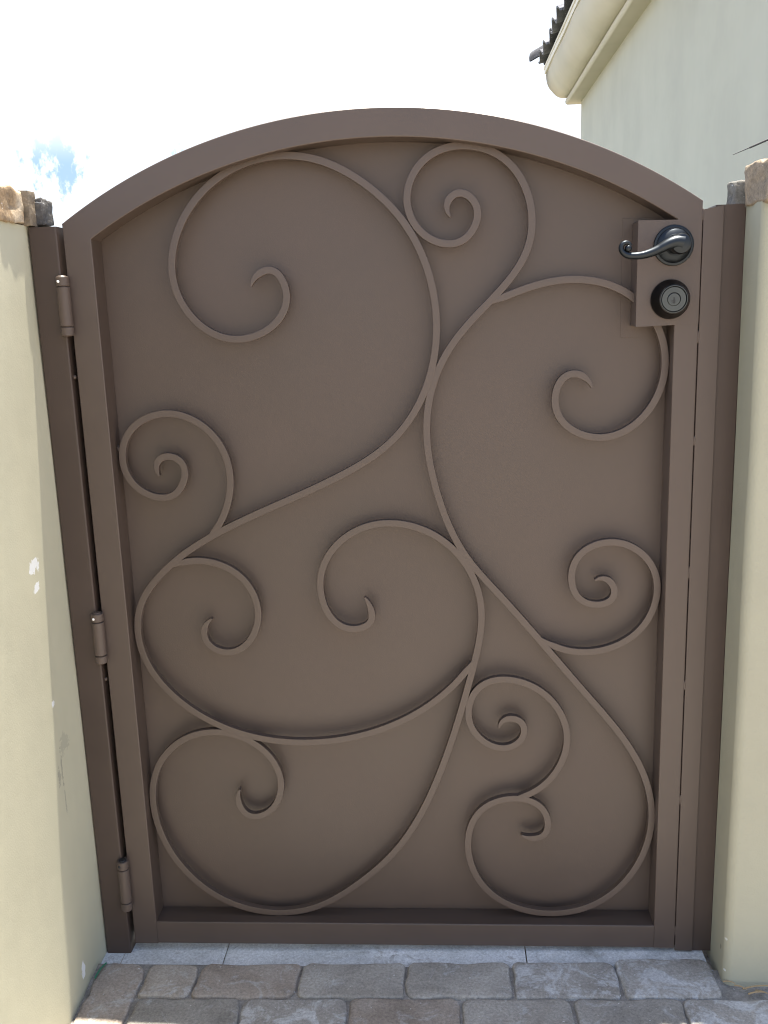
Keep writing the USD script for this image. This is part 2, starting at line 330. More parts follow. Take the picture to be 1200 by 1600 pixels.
def paver(x0, x1, y0, y1, seed, skew=(0.0, 0.0), top=0.0, cr=0.0135):
    """A tumbled paver: rounded corners, worn arris, uneven top; y0/y1 tilt by skew along x."""
    r = np.random.default_rng(seed)
    P = []
    w, d = x1 - x0, y1 - y0
    c = [cr * r.uniform(.7, 1.5) for _ in range(4)]
    for (cx, cy, a0, k) in ((w - c[0], c[0], -90, 0), (w - c[1], d - c[1], 0, 1), (c[2], d - c[2], 90, 2), (c[3], c[3], 180, 3)):
        for t in range(5):
            a = math.radians(a0 + 90 * t / 4); P.append((cx + c[k] * math.cos(a), cy + c[k] * math.sin(a)))
    P = np.array(P)
    Q = []
    for i in range(len(P)):
        a, b = P[i], P[(i + 1) % len(P)]; n = max(1, int(np.linalg.norm(b - a) / 0.02))
        Q += [a + (b - a) * k / n for k in range(n)]
    Q = np.array(Q); n = len(Q); ctr = np.array([w / 2, d / 2])
    out = (Q - ctr); out /= np.linalg.norm(out, axis=1)[:, None]
    Q = Q + out * ((meshkit.noise(np.c_[Q * 45, np.full(n, seed * 1.7)], seed) - .5) * 0.0095)[:, None]
    rings = []
    for inset, z in ((0.001, -0.034), (0.0, -0.008), (0.0012, -0.0032), (0.0034, -0.0011), (0.008, -0.0003), (0.020, 0.0)):
        rings.append(np.c_[Q - out * inset, np.full(n, z)])
    for s in (0.55, 0.28):
        rings.append(np.c_[ctr + (Q - ctr) * s, np.full(n, 0.0003)])
    V = np.vstack(rings + [np.r_[ctr, 0.0003][None]])
    hi = V[:, 2] > -0.006
    V[hi, 2] += (meshkit.fbm(np.c_[V[hi, :2] * 26, np.full(hi.sum(), seed * 2.3)], 3, seed) - .5) * 0.0065
    F = []
    for k in range(len(rings) - 1):
        for j in range(n):
            a, b = k * n + j, k * n + (j + 1) % n; F += [(a, b, b + n), (a, b + n, a + n)]
    k = (len(rings) - 1) * n
    F += [(len(V) - 1, k + j, k + (j + 1) % n) for j in range(n)]
    t = V[:, 1] / d
    X = x0 + V[:, 0]; Y = y0 + V[:, 1] + X * (skew[0] * (1 - t) + skew[1] * t)
    return tm(np.c_[X, Y, V[:, 2] + top], F)

G = 0.0013
# first row against the threshold
row1 = [(-0.6035, -0.4975, 0), (-0.4975, -0.295, 3), (-0.295, -0.087, 1), (-0.087, 0.1185, 1), (0.1185, 0.3225, 2), (0.3225, 0.533, 2)]
sd = 100
for i, (a, b, m) in enumerate(row1):
    top = 0.006 if i == 5 else 0.0
    if i == 5:
        obj('paver', paver(a + G, 0.5050, -0.1425 + G, -0.038, sd, (0.0145, 0.0225), 0.001), M_paver[2], pave, smooth=50)
    else:
        obj('paver', paver(a + G, b - G, -0.1425 + G, -0.0445 - G, sd, (0.0145, 0.0225)), M_paver[m], pave, smooth=50)
    sd += 1
mats2 = [1, 2, 3, 1, 1, 2, 2]
y = -0.1425; k = 0
for row in range(11):
    d = 0.099
    x = -0.598 if row % 2 == 0 else -0.4960
    if row % 2: obj('paver', paver(-0.6035 + G, x - G, y - d + G, y - G, sd, (.0145, .0145)), M_paver[k % 4], pave, smooth=50); sd += 1
    i = 0
    while x < 1.5:
        w = 0.2045 + rng.uniform(-.004, .004)
        if row == 0: w = [0.204, 0.202, 0.209, 0.207, 0.203, 0.205][i] if i < 6 else 0.205
        m = mats2[i] if row == 0 and i < 7 else int(rng.integers(0, 4))
        obj('paver', paver(x + G, min(x + w, 1.56) - G, y - d + G, y - G, sd, (.0145, .0145)), M_paver[m], pave, smooth=50); sd += 1
        x += w; i += 1; k += 1
    y -= d
# edging course along the left wall
yy = -0.053
for i in range(7):
    l = 0.205
    obj('paver', paver(-0.7005 + G, -0.6045 - G, yy - l + G, yy - G, 500 + i, cr=0.02), M_paver[3 if i != 1 else 0], pave, smooth=50)
    yy -= l

thr = thing('threshold', 'pale concrete strip under the gate, whitened and jointed', None, kind='structure')
for i, (a, b) in enumerate(((-0.80, -0.6715), (-0.6715, -0.46), (-0.46, 0.152), (0.152, 0.505))):
    gp = 0.0006 if i < 2 else 0.0011
    yf = lambda x: -0.047 + 0.0225 * x
    nx = max(4, int((b - a) / 0.012)); xs_ = np.linspace(a + gp, b - gp, nx)
    fy = yf(xs_) + (meshkit.fbm(np.c_[xs_ * 30, xs_ * 0, xs_ * 0], 3, 31) - .5) * 0.010
    V = []
    for yy_, zz_ in ((0.0, -0.026), (0.0, -0.0035), (0.002, -0.0008), (0.012, 0.0), (0.03, 0.0), (0.25, 0.0)):
        z = -0.0085 + zz_ - 0.008 + 0.008 * np.clip((xs_ + .6) / 1.0, 0, 1) + (meshkit.fbm(np.c_[xs_ * 24, np.full(nx, yy_ * 40), xs_ * 0], 3, 8) - .5) * 0.004 * (zz_ > -0.01)
        V.append(np.c_[xs_, fy + yy_, z])
    F = [q for k in range(5) for j in range(nx - 1) for q in ((k * nx + j, k * nx + j + 1, k * nx + nx + j + 1), (k * nx + j, k * nx + nx + j + 1, k * nx + nx + j))]
    m = trimesh.Trimesh(np.vstack(V), F, process=False)
    obj('slab', m, M_concrete, thr, smooth=30)

# ------------------------------------------------------------------ garden walls and their cap stones
def wall_from_plan(outline, z0, z1, lean=None, n=24):
    """Vertical extrusion of a plan outline (counter-clockwise, open list of points), hand-floated: slightly wavy."""
    P = np.array(outline, float); n_p = len(P); zs = np.linspace(z0, z1, n); rings = []
    nr = np.roll(P, -1, 0) - np.roll(P, 1, 0); nr = np.c_[nr[:, 1], -nr[:, 0]]; nr /= np.linalg.norm(nr, axis=1)[:, None]
    for z in zs:
        w = (meshkit.fbm(np.c_[P * 6, np.full(n_p, z * 4)], 3, 5) - .5) * 0.004
        rings.append(np.c_[P + nr * w[:, None], np.full(n_p, z)])
    V = np.vstack(rings); F = []
    for k in range(n - 1):
        for j in range(n_p):
            a, b = k * n_p + j, k * n_p + (j + 1) % n_p; F += [(a, b, b + n_p), (a, b + n_p, a + n_p)]
    m = tm(V, F)
    tops = trimesh.creation.triangulate_polygon(Polygon(rings[-1][:, :2]), engine='earcut')
    return cat(m, trimesh.Trimesh(np.c_[tops[0], np.full(len(tops[0]), z1)], tops[1], process=False))

lw = thing('garden_wall', 'low cream stucco wall with chipped paint left of the gate', 'wall')
edge = smooth_curve([(-0.7125, 0.10), (-0.7122, 0.02), (-0.7115, -0.04), (-0.7106, -0.088), (-0.7100, -0.112), (-0.7078, -0.14), (-0.7060, -0.20), (-0.704, -0.30), (-0.703, -0.6), (-0.703, -1.2)], 60)
outl = [tuple(p) for p in edge[::-1]]            # from the near end to the gate
outl = [(-0.92, -1.2)] + outl + [(-0.92, 0.10)]
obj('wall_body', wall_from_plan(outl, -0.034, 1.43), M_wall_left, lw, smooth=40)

rw = thing('garden_wall', 'tan stucco wall end with rounded corner right of the gate', 'wall')
R = 0.017
pl = [(0.5235, 0.11), (0.5228, 0.05), (0.5200, -0.02)]
cx, cy = 0.5165 + R, -0.095 + R
pl += [(cx - R * math.cos(t), cy - R * math.sin(t)) for t in np.linspace(0, math.pi / 2, 9)]
pl += [(x, -0.095 + 0.002 * math.sin(9 * x)) for x in np.linspace(0.56, 2.4, 30)] + [(2.4, 0.11)]
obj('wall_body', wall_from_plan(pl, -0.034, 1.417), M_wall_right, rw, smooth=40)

def cap(x0, x1, y0, y1, z0, z1, seed, mat, wall, **kw): obj('cap_stone', rock(x0, x1, y0, y1, z0, z1, seed, **kw), mat, wall, smooth=28)
cap(-0.93, -0.688, 0.010, 0.065, 1.431, 1.480, 3, M_darkst, lw)
cap(-0.93, -0.700, -0.016, 0.016, 1.428, 1.488, 14, M_tanst, lw, rough=0.005)
cap(-0.93, -0.706, -0.116, -0.018, 1.428, 1.490, 5, M_ochre, lw)
cap(-0.93, -0.708, -0.26, -0.118, 1.426, 1.487, 6, M_paleest, lw)
for i in range(5): cap(-0.93, -0.708, -0.44 - 0.18 * i, -0.262 - 0.18 * i, 1.428, 1.488, 20 + i, (M_ochre, M_greyst, M_tanst)[i % 3], lw, sub=3)
cap(0.5020, 0.64, 0.006, 0.060, 1.410, 1.462, 8, M_greyst, rw, rnd=0.12)
cap(0.5150, 0.665, -0.112, 0.004, 1.413, 1.479, 11, M_tanst, rw)
cap(0.667, 0.86, -0.11, 0.15, 1.414, 1.478, 12, M_ochre, rw, sub=3)
for i in range(7): cap(0.862 + .22 * i, 1.08 + .22 * i, -0.108, 0.15, 1.414, 1.474, 13 + i, (M_greyst, M_ochre, M_tanst)[i % 3], rw, sub=3)

# ------------------------------------------------------------------ gate posts
lp = thing('gate_post', 'brown square steel post against the left cream wall, carrying three hinges', 'gate post')
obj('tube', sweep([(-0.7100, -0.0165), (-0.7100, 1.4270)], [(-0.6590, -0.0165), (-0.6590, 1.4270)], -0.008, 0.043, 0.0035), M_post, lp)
obj('stop_strip', box(-0.6640, -0.6400, 0.0535, 0.0575, -0.0125, 1.415, 0.0008), M_post, lp)
for z in (1.166, 0.583): obj('screw', lathe([(0, -0.0035), (0.003, -0.003), (0.004, -0.001), (0.004, 0.002)], (0, 0, 0), n=12).apply_transform(trimesh.transformations.rotation_matrix(math.pi / 2, [0, 0, 1])).apply_translation((-0.6585, 0.006, z)), M_hinge, lp)
rp = thing('gate_post', 'brown square steel post against the right tan wall beside the locks', 'gate post')
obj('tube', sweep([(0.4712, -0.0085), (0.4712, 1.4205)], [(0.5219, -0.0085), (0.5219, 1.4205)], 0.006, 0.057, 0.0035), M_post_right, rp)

# ------------------------------------------------------------------ the gate
gate = thing('gate', 'arched brown steel garden gate with scrolled bars over a solid sheet', 'gate')
CO, RO, CI, RI = np.array([-0.10476, 0.61430]), 0.98355, np.array([-0.10146, 0.62303]), 0.92738
on = lambda c, r, x: c[1] + math.sqrt(r * r - (x - c[0]) ** 2)
XL0, XL1, XR0, XR1 = -0.6515, -0.6020, 0.4062, 0.4476
zl_o, zl_i, zr_i, zr_o = on(CO, RO, XL0), on(CI, RI, XL1), on(CI, RI, XR0), on(CO, RO, XR1)
D = 0.051
obj('stile', sweep([(XL0, 0.0015), (XL0, zl_o)], [(XL1, 0.0015), (XL1, zl_i)], 0, D, 0.0025, (True, False)), M_frame, gate)
obj('stile', sweep([(XR0, 0.0015), (XR0, zr_i)], [(XR1, 0.0015), (XR1, zr_o)], 0, D, 0.0025, (True, False)), M_frame, gate)
ang = lambda c, x, z: math.atan2(z - c[1], x - c[0])
ta = np.linspace(ang(CI, XL1, zl_i), ang(CI, XR0, zr_i), 90); tb = np.linspace(ang(CO, XL0, zl_o), ang(CO, XR1, zr_o), 90)
A = CI + RI * np.c_[np.cos(ta), np.sin(ta)]; Bo = CO + RO * np.c_[np.cos(tb), np.sin(tb)]
obj('arched_rail', sweep(A, Bo, 0, D, 0.0025, (False, False)), M_frame, gate)
obj('bottom_rail', sweep([(XL1, 0.0015), (XR0, 0.0015)], [(XL1, 0.0519), (XR0, 0.0508)], 0, D, 0.0025, (False, False)), M_frame, gate)
# solid sheet welded to the back of the frame
tt = np.linspace(math.radians(28), math.radians(152), 60)
arc = CI + (RI + 0.025) * np.c_[np.cos(tt), np.sin(tt)]
arc = arc[(arc[:, 0] > XL1 - 0.02) & (arc[:, 0] < XR0 + 0.02)]
pg = Polygon([(XL1 - 0.02, 0.02), (XR0 + 0.02, 0.02)] + [tuple(p) for p in arc])
sh = trimesh.creation.extrude_polygon(pg, 0.002, engine='earcut')
vv = np.array(sh.vertices); sh = trimesh.Trimesh(np.c_[vv[:, 0], 0.0515 + vv[:, 2], vv[:, 1]], sh.faces, process=False); sh.fix_normals()
obj('sheet_panel', sh, M_sheet, gate, smooth=False)
# latch strip on the lock side, stitched to the stile by short welds
obj('latch_strip', sweep([(0.4489, -0.004), (0.4489, 1.4135)], [(0.4826, -0.005), (0.4826, 1.4190)], 0.0, 0.0048, 0.0009), M_frame, gate)
for z0, z1 in ((0.0307, 0.0481), (0.3183, 0.3345), (0.5542, 0.5695), (0.7712, 0.7905), (1.0159, 1.0295), (1.194, 1.2125), (1.398, 1.4135)):
    wb = trimesh.creation.icosphere(subdivisions=2); wb.apply_scale((0.0022, 0.0019, (z1 - z0) / 2 + .002)); wb.apply_translation((0.44825, 0.0012, (z0 + z1) / 2))
    obj('weld_bead', wb, M_frame, gate, smooth=True)

# a backing bar behind the strip closes the joint between stile and post
obj('stop_bar', box(0.4485, 0.4700, 0.0060, 0.0460, 0.003, 1.410, 0.001), M_frame, gate)

# scrolls: half-inch square bar, centre lines in the plane of the bars (x, z)
SCROLLS = [
    [[-0.329,1.3156],[-0.3188,1.3317],[-0.2954,1.3419],[-0.2733,1.329],[-0.2668,1.3024],[-0.273,1.2738],[-0.2895,1.2475],[-0.3253,1.2284],[-0.3638,1.2262],[-0.3983,1.233],[-0.4207,1.245],[-0.4506,1.2796],[-0.4662,1.3169],[-0.4689,1.3534],[-0.461,1.3936],[-0.4381,1.436],[-0.403,1.4794],[-0.3579,1.5114],[-0.3066,1.526],[-0.2507,1.531],[-0.1958,1.5225],[-0.1602,1.5044],[-0.1235,1.482],[-0.0881,1.4512],[-0.0592,1.4184],[-0.0378,1.3888],[-0.0209,1.3485],[-0.0086,1.3013],[-0.003,1.2462],[-0.0037,1.2094],[-0.0092,1.168],[-0.0214,1.1343],[-0.0444,1.0855],[-0.0661,1.0547],[-0.0938,1.0261],[-0.1346,0.9999],[-0.1829,0.9724],[-0.2437,0.9437],[-0.3051,0.9171],[-0.346,0.8996],[-0.387,0.8845],[-0.4298,0.8643],[-0.4724,0.8364],[-0.5156,0.8057],[-0.5424,0.7821],[-0.5661,0.7531],[-0.584,0.7212],[-0.591,0.6863],[-0.5912,0.6562],[-0.5821,0.6166],[-0.5606,0.5711],[-0.5276,0.5373],[-0.4872,0.4992],[-0.4441,0.4758],[-0.3742,0.4508],[-0.3313,0.4424],[-0.2654,0.438],[-0.2004,0.4458],[-0.1342,0.4644],[-0.0684,0.4923],[-0.0167,0.5252],[0.0171,0.5566],[0.0408,0.5839],[0.057,0.6097]],
    [[-0.5147,0.8019],[-0.4866,0.8128],[-0.4534,0.811],[-0.4135,0.8015],[-0.3819,0.7782],[-0.3638,0.7526],[-0.3542,0.709],[-0.3627,0.673],[-0.3781,0.6472],[-0.4042,0.6305],[-0.4257,0.6281],[-0.4536,0.6415],[-0.462,0.6638],[-0.4567,0.6846],[-0.4459,0.6961]],
    [[-0.5242,0.979],[-0.5265,0.9948],[-0.5165,1.0126],[-0.5005,1.0158],[-0.4833,1.0058],[-0.4741,0.9851],[-0.4782,0.9634],[-0.4942,0.9455],[-0.5218,0.9364],[-0.5493,0.9431],[-0.5719,0.9631],[-0.5874,0.9926],[-0.5909,1.0204],[-0.5794,1.0524],[-0.5579,1.0756],[-0.5278,1.0902],[-0.4965,1.0929],[-0.4614,1.0849],[-0.4306,1.0664],[-0.4087,1.0398],[-0.3954,1.0073],[-0.3895,0.9711],[-0.3944,0.9349],[-0.4091,0.8985],[-0.4242,0.8741],[-0.4495,0.8472]],
    [[-0.148,0.7354],[-0.139,0.7149],[-0.1373,0.6932],[-0.1502,0.6767],[-0.1713,0.6705],[-0.1954,0.6799],[-0.219,0.7033],[-0.2308,0.7379],[-0.2319,0.767],[-0.2204,0.8045],[-0.1959,0.8388],[-0.1672,0.863],[-0.1308,0.877],[-0.0949,0.8787],[-0.0559,0.8718],[-0.0159,0.854],[0.0193,0.8288],[0.0438,0.7999],[0.0601,0.7661],[0.0704,0.7246],[0.0712,0.6866],[0.0647,0.6445],[0.0583,0.6149],[0.053,0.5838],[0.0427,0.5432],[0.031,0.5023],[0.014,0.4474],[-0.0096,0.3863],[-0.0349,0.3201],[-0.067,0.2584],[-0.1031,0.2042],[-0.1407,0.1637],[-0.1864,0.1257],[-0.2378,0.0901],[-0.2837,0.0705],[-0.3294,0.0597],[-0.3761,0.0593],[-0.3985,0.0637],[-0.4495,0.0812],[-0.4943,0.1091],[-0.5365,0.1517],[-0.5683,0.2028],[-0.5889,0.2578],[-0.5926,0.3064],[-0.5884,0.3545],[-0.5731,0.3951],[-0.5455,0.4297],[-0.5128,0.4502],[-0.4684,0.4595],[-0.4237,0.4566],[-0.3874,0.4441],[-0.3582,0.4192],[-0.3383,0.3874],[-0.3299,0.3442],[-0.3402,0.3105],[-0.3624,0.2865],[-0.3811,0.278],[-0.4006,0.2794],[-0.415,0.2978],[-0.4187,0.3205],[-0.4144,0.3374]],
    [[0.0249,1.4205],[0.0208,1.4365],[0.0255,1.452],[0.0409,1.4598],[0.0583,1.4539],[0.0691,1.4378],[0.0721,1.4166],[0.0631,1.3957],[0.0463,1.3804],[0.0208,1.3749],[-0.009,1.3846],[-0.0307,1.4024],[-0.0466,1.4317],[-0.0481,1.456],[-0.0408,1.4839],[-0.0237,1.5092],[0.0018,1.5267],[0.0312,1.5347],[0.0594,1.5335],[0.0885,1.5272],[0.1133,1.5139],[0.1348,1.4945],[0.1532,1.4658],[0.164,1.4341],[0.1663,1.4025],[0.1608,1.3677],[0.1476,1.3414],[0.131,1.3183],[0.112,1.2972],[0.0895,1.2729],[0.0669,1.2472],[0.0406,1.2226],[0.0175,1.1931],[0.0022,1.1643],[-0.0099,1.1339],[-0.0187,1.0998],[-0.0231,1.0571],[-0.0228,1.0185],[-0.0179,0.9794],[-0.0082,0.9386],[0.004,0.8986],[0.0232,0.8532],[0.044,0.8123],[0.0697,0.7772],[0.1016,0.7404],[0.129,0.7111],[0.1565,0.6766],[0.189,0.6366],[0.2242,0.5899],[0.2719,0.5321],[0.3164,0.4791],[0.3489,0.4363],[0.3746,0.3851],[0.3933,0.3252],[0.3996,0.2769],[0.3948,0.2296],[0.3811,0.1802],[0.3545,0.1373],[0.316,0.0996],[0.2719,0.0746],[0.2285,0.0611],[0.1938,0.0608],[0.1488,0.0707],[0.0986,0.0952],[0.0629,0.1357],[0.0442,0.1789],[0.0396,0.2189],[0.0451,0.2529],[0.0607,0.2824],[0.0823,0.3033],[0.1088,0.3158],[0.1314,0.3186],[0.154,0.3144],[0.179,0.3005],[0.1967,0.2768],[0.1993,0.2531],[0.188,0.2362],[0.1704,0.2305],[0.1464,0.2361]],
    [[0.0895,1.2707],[0.1119,1.2809],[0.1309,1.2857],[0.1675,1.2986],[0.205,1.3071],[0.2414,1.3069],[0.2777,1.3024],[0.3075,1.2917],[0.3408,1.2754],[0.3655,1.2507],[0.3863,1.2172],[0.3962,1.1816],[0.3982,1.1526],[0.3925,1.1191],[0.379,1.0856],[0.354,1.0554],[0.3205,1.0355],[0.2821,1.0296],[0.2524,1.0373],[0.2249,1.0564],[0.2099,1.0821],[0.2075,1.105],[0.213,1.1299],[0.2286,1.1441],[0.2432,1.1459],[0.2602,1.1353],[0.2716,1.1203]],
    [[0.2828,0.7625],[0.3028,0.7622],[0.3159,0.7546],[0.3197,0.7371],[0.3071,0.7186],[0.286,0.7127],[0.2622,0.7218],[0.2441,0.747],[0.2392,0.7694],[0.2471,0.8001],[0.2667,0.823],[0.2934,0.8323],[0.3201,0.8342],[0.3517,0.8252],[0.3754,0.804],[0.3913,0.778],[0.3968,0.7484],[0.3921,0.7111],[0.3754,0.6737],[0.3477,0.6475],[0.3124,0.6288],[0.2731,0.6203],[0.2371,0.6245],[0.207,0.6351],[0.1829,0.6495]],
    [[0.1035,0.4671],[0.1135,0.4831],[0.1295,0.4856],[0.1454,0.4815],[0.1528,0.4628],[0.1454,0.4414],[0.128,0.428],[0.1008,0.4254],[0.0711,0.4417],[0.0504,0.4728],[0.0446,0.5022],[0.0524,0.5339],[0.0698,0.5561],[0.098,0.5664],[0.1261,0.5661],[0.1613,0.5553],[0.1955,0.5301],[0.2213,0.4969],[0.2338,0.4556],[0.2293,0.4086],[0.2136,0.372],[0.1839,0.342],[0.149,0.3213],[0.1214,0.3144]],
]
WB, Y0, Y1 = 0.0130, 0.0212, 0.0340
tips = [(1, 0), (0, 1), (1, 0), (1, 1), (1, 1), (0, 1), (1, 0), (1, 0)]
for i, pts in enumerate(SCROLLS):
    p = np.array(pts); length = np.linalg.norm(np.diff(p, axis=0), axis=1).sum()
    c = smooth_curve(p, int(length / 0.006), s=len(p) * 0.0011 ** 2)
    t = np.gradient(c, axis=0); t /= np.linalg.norm(t, axis=1)[:, None]; nrm = np.c_[-t[:, 1], t[:, 0]]
    arcl = np.r_[0, np.cumsum(np.linalg.norm(np.diff(c, axis=0), axis=1))]
    w = np.full(len(c), WB)
    if tips[i][0]: w *= np.clip(0.28 + 0.72 * (arcl / 0.028) ** .8, 0, 1)
    if tips[i][1]: w *= np.clip(0.28 + 0.72 * ((arcl[-1] - arcl) / 0.028) ** .8, 0, 1)
    # free ends without a curl are forged thin where they are welded on
    if not tips[i][0]: w *= np.clip(0.35 + 0.65 * arcl / 0.03, 0, 1)
    if not tips[i][1]: w *= np.clip(0.35 + 0.65 * (arcl[-1] - arcl) / 0.03, 0, 1)
    dy = 0.00012 * i
    obj('scroll_bar', sweep(c - nrm * w[:, None] / 2, c + nrm * w[:, None] / 2, Y0 + dy, Y1 + dy, 0.0012, n=2), M_scroll, gate)

# weld beads where the bars touch the frame
for (x, z, rx, rz) in ((-0.281, 1.5340, .010, .003), (0.052, 1.5372, .009, .003), (-0.5985, 1.030, .003, .008), (-0.5985, 0.673, .003, .009), (-0.5995, 0.292, .003, .009),
                       (0.4035, 1.165, .003, .009), (0.4030, 0.755, .003, .008), (0.4045, 0.272, .003, .009), (-0.352, 0.0545, .010, .003), (0.206, 0.0545, .010, .003)):
    wb = trimesh.creation.icosphere(subdivisions=2); wb.apply_scale((rx * .8, 0.003, rz * .8)); wb.apply_translation((x, 0.0295, z)); obj('weld_bead', wb, M_scroll, gate, smooth=True)

# lock box, its backing plate, lever and deadbolt
bx = part_group('lock_box', gate)
obj('face_plate', sweep([(0.3408, 1.2234), (0.3408, 1.4000)], [(XR1, 1.2258), (XR1, 1.3975)], -0.0007, 0.0045, 0.0012), M_frame, bx)
obj('box_side', box(0.3414, 0.4055, 0.0045, 0.0505, 1.2245, 1.3990, 0.001), M_frame, bx)
obj('backing_plate', box(0.3245, 0.4050, 0.0506, 0.0513, 1.2040, 1.4080, 0.0003), M_sheet, bx)
YL = -0.0007
rc = (0.4004, YL, 1.3570)
hd = part_group('lever_handle', gate)
obj('rosette', lathe([(0.0333, 0.0), (0.0336, -0.003), (0.0328, -0.0052), (0.0300, -0.0062), (0.0290, -0.0060), (0.0280, -0.0078), (0.0240, -0.0118), (0.0185, -0.0140), (0.0172, -0.0150), (0.0, -0.0150)], rc, n=64), M_nickel, hd)
obj('hub', lathe([(0.0145, -0.014), (0.0125, -0.020), (0.0120, -0.030), (0.0150, -0.040), (0.0168, -0.047), (0.0168, -0.054), (0.0150, -0.0585), (0.0100, -0.061), (0.0, -0.062)], (0.3998, YL, 1.3565), n=48), M_nickel, hd)
lv = smooth_curve([(0.4020, -0.052, 1.3580), (0.3915, -0.053, 1.3592), (0.3800, -0.0545, 1.3562), (0.3690, -0.055, 1.3512), (0.3580, -0.055, 1.3462), (0.3470, -0.055, 1.3425), (0.3360, -0.055, 1.3402), (0.3250, -0.055, 1.3397), (0.3150, -0.055, 1.3408), (0.3070, -0.055, 1.3450), (0.3032, -0.055, 1.3515), (0.3045, -0.055, 1.3578), (0.3095, -0.055, 1.3612), (0.3155, -0.055, 1.3600), (0.3180, -0.055, 1.3560)], 70)
tq = np.linspace(0, 1, 70)
lr = np.interp(tq, [0, .12, .3, .55, .72, .88, 1], [0.0125, 0.0105, 0.0076, 0.0062, 0.0052, 0.0040, 0.0026])
lever = tube(lv, lr, 16, flat=1.15)
ball = trimesh.creation.icosphere(subdivisions=3, radius=0.0058); ball.apply_translation((0.3146, -0.0555, 1.3519))
obj('lever', cat(lever, ball), M_nickel, hd, smooth=60)
db = part_group('deadbolt', gate)
dc = (0.3977, YL, 1.2682)
obj('bezel', lathe([(0.0330, 0.0), (0.0332, -0.003), (0.0326, -0.006), (0.0300, -0.0120), (0.0268, -0.0200), (0.0250, -0.0262), (0.0242, -0.0280), (0.0228, -0.0285)], dc, n=64), M_bezel, db)
obj('ring', lathe([(0.0228, -0.0283), (0.0226, -0.0291), (0.0216, -0.0291), (0.0213, -0.0275), (0.0213, -0.026)], dc, n=64), M_face, db)
obj('face', lathe([(0.0203, -0.024), (0.0203, -0.0277), (0.0198, -0.0283), (0.0113, -0.0283), (0.0110, -0.0270)], dc, n=64), M_face, db)
obj('recess', lathe([(0.0214, -0.0255), (0.0, -0.0255)], dc, n=32), M_black, db)
kc = (dc[0], dc[1], dc[2] - 0.0035)
obj('key_cylinder', lathe([(0.0104, -0.024), (0.0104, -0.0284), (0.0098, -0.0289), (0.0, -0.0289)], (dc[0], dc[1], dc[2] - 0.0004), n=40), M_face, db)
ks = [box(-0.0009, 0.0009, -0.0294, -0.0286, -0.0062, 0.0042), box(-0.0044, -0.0009, -0.0294, -0.0286, -0.0024, -0.0008), box(-0.0024, -0.0009, -0.0294, -0.0286, -0.0050, -0.0038), box(0.0009, 0.0020, -0.0294, -0.0286, -0.0050, 0.0006)]
kw = cat(*ks); kw.apply_translation((dc[0], dc[1], dc[2] - 0.0012)); obj('keyhole', kw, M_black, db, smooth=False)

# hinges: welded barrels bridging post and stile
for hz0, hz1, dot in ((1.2400, 1.3420, True), (0.6240, 0.7230, True), (0.0900, 0.2005, False)):
    h = part_group('hinge', gate); H = hz1 - hz0; hx, hy, hr = -0.6555, -0.0125, 0.0113
    k1, k2 = hz0 + 0.155 * H, hz1 - 0.165 * H
    ri = lambda a, b, r: lathe([(0, a), (r - .0012, a), (r, a + .0012), (r, b - .0012), (r - .0012, b), (0, b)], (hx, hy, 0), axis='z', n=32)
    obj('barrel', ri(k1 + .0006, k2 - .0006, hr), M_hinge, h)
    obj('knuckle', ri(hz0, k1 - .0006, hr), M_hinge, h)
    obj('knuckle', ri(k2 + .0006, hz1, hr), M_hinge, h)
    obj('pin', ri(hz0 - 0.001, hz1 + 0.002, 0.0075), M_black if not dot else M_hinge, h)
    obj('leaf', box(hx - 0.001, hx + 0.006, hy + 0.006, 0.006, hz0 + .002, hz1 - .002, 0.0008), M_hinge, h)
    s = trimesh.creation.icosphere(subdivisions=2); s.apply_scale((0.0026, 0.0014, 0.0026)); s.apply_translation((hx - 0.0035, hy - hr * 0.955, hz1 - 0.0085))
    obj('grease_hole', s, M_white if dot else M_black, h, smooth=True)

# ------------------------------------------------------------------ the house
house = thing('house', 'pale stucco house with curved cornice and clay tile eave behind the gate', 'house')
XW, YF, YN, XE = 1.10, 5.80, 1.30, 6.0
obj('wall', box(XW, XE, YN, YF, -0.034, 3.06), M_house, house, smooth=False)
def cornice(profile, smooth=40):
    """Sweeps (outward offset, z) along the near-to-far wall and round its far corner, mitred."""
    pr = np.array(profile); m = len(pr)
    nst = 40; ysl = np.linspace(YN - 0.05, YF, nst); V = []
    for i, yy in enumerate(ysl):
        wob = (meshkit.fbm(np.array([[yy * 2.2, 0.3, k * 0.15] for k in range(m)]), 3, 2) - .5) * 0.022
        end = 1.0 if i == nst - 1 else 0.0
        V.append(np.c_[XW - pr[:, 0] + wob * (pr[:, 0] > 0.02), yy + pr[:, 0] * end, pr[:, 1] + wob * 0.6])
    V.append(np.c_[np.full(m, XE), YF + pr[:, 0], pr[:, 1]])
    n = len(V); F = []
    for i in range(n - 1):
        for j in range(m):
            a, b = i * m + j, i * m + (j + 1) % m; F += [(a, b, b + m), (a, b + m, a + m)]
    for e in (0, n - 1):
        tri = trimesh.creation.triangulate_polygon(Polygon(pr), engine='earcut')
        if len(tri[0]) == m: F += [tuple(e * m + t) for t in tri[1]]
    return tm(np.vstack(V), F)
obj('moulding', cornice([(-0.01, 2.738), (0.088, 2.738), (0.100, 2.748), (0.103, 2.765), (0.098, 2.780), (0.086, 2.786), (-0.01, 2.786)]), M_trim, house)
cove = [(0.084 + 0.150 * math.sin(t), 2.787 + 0.20 * (1 - math.cos(t))) for t in np.linspace(0, math.pi / 2, 12)]
obj('cove', cornice([(-0.01, 2.787)] + cove + [(0.234, 2.995), (-0.01, 2.995)]), M_trim, house)
obj('fascia', cornice([(-0.01, 2.996), (0.244, 2.996), (0.246, 3.036), (-0.01, 3.036)]), M_fascia, house)
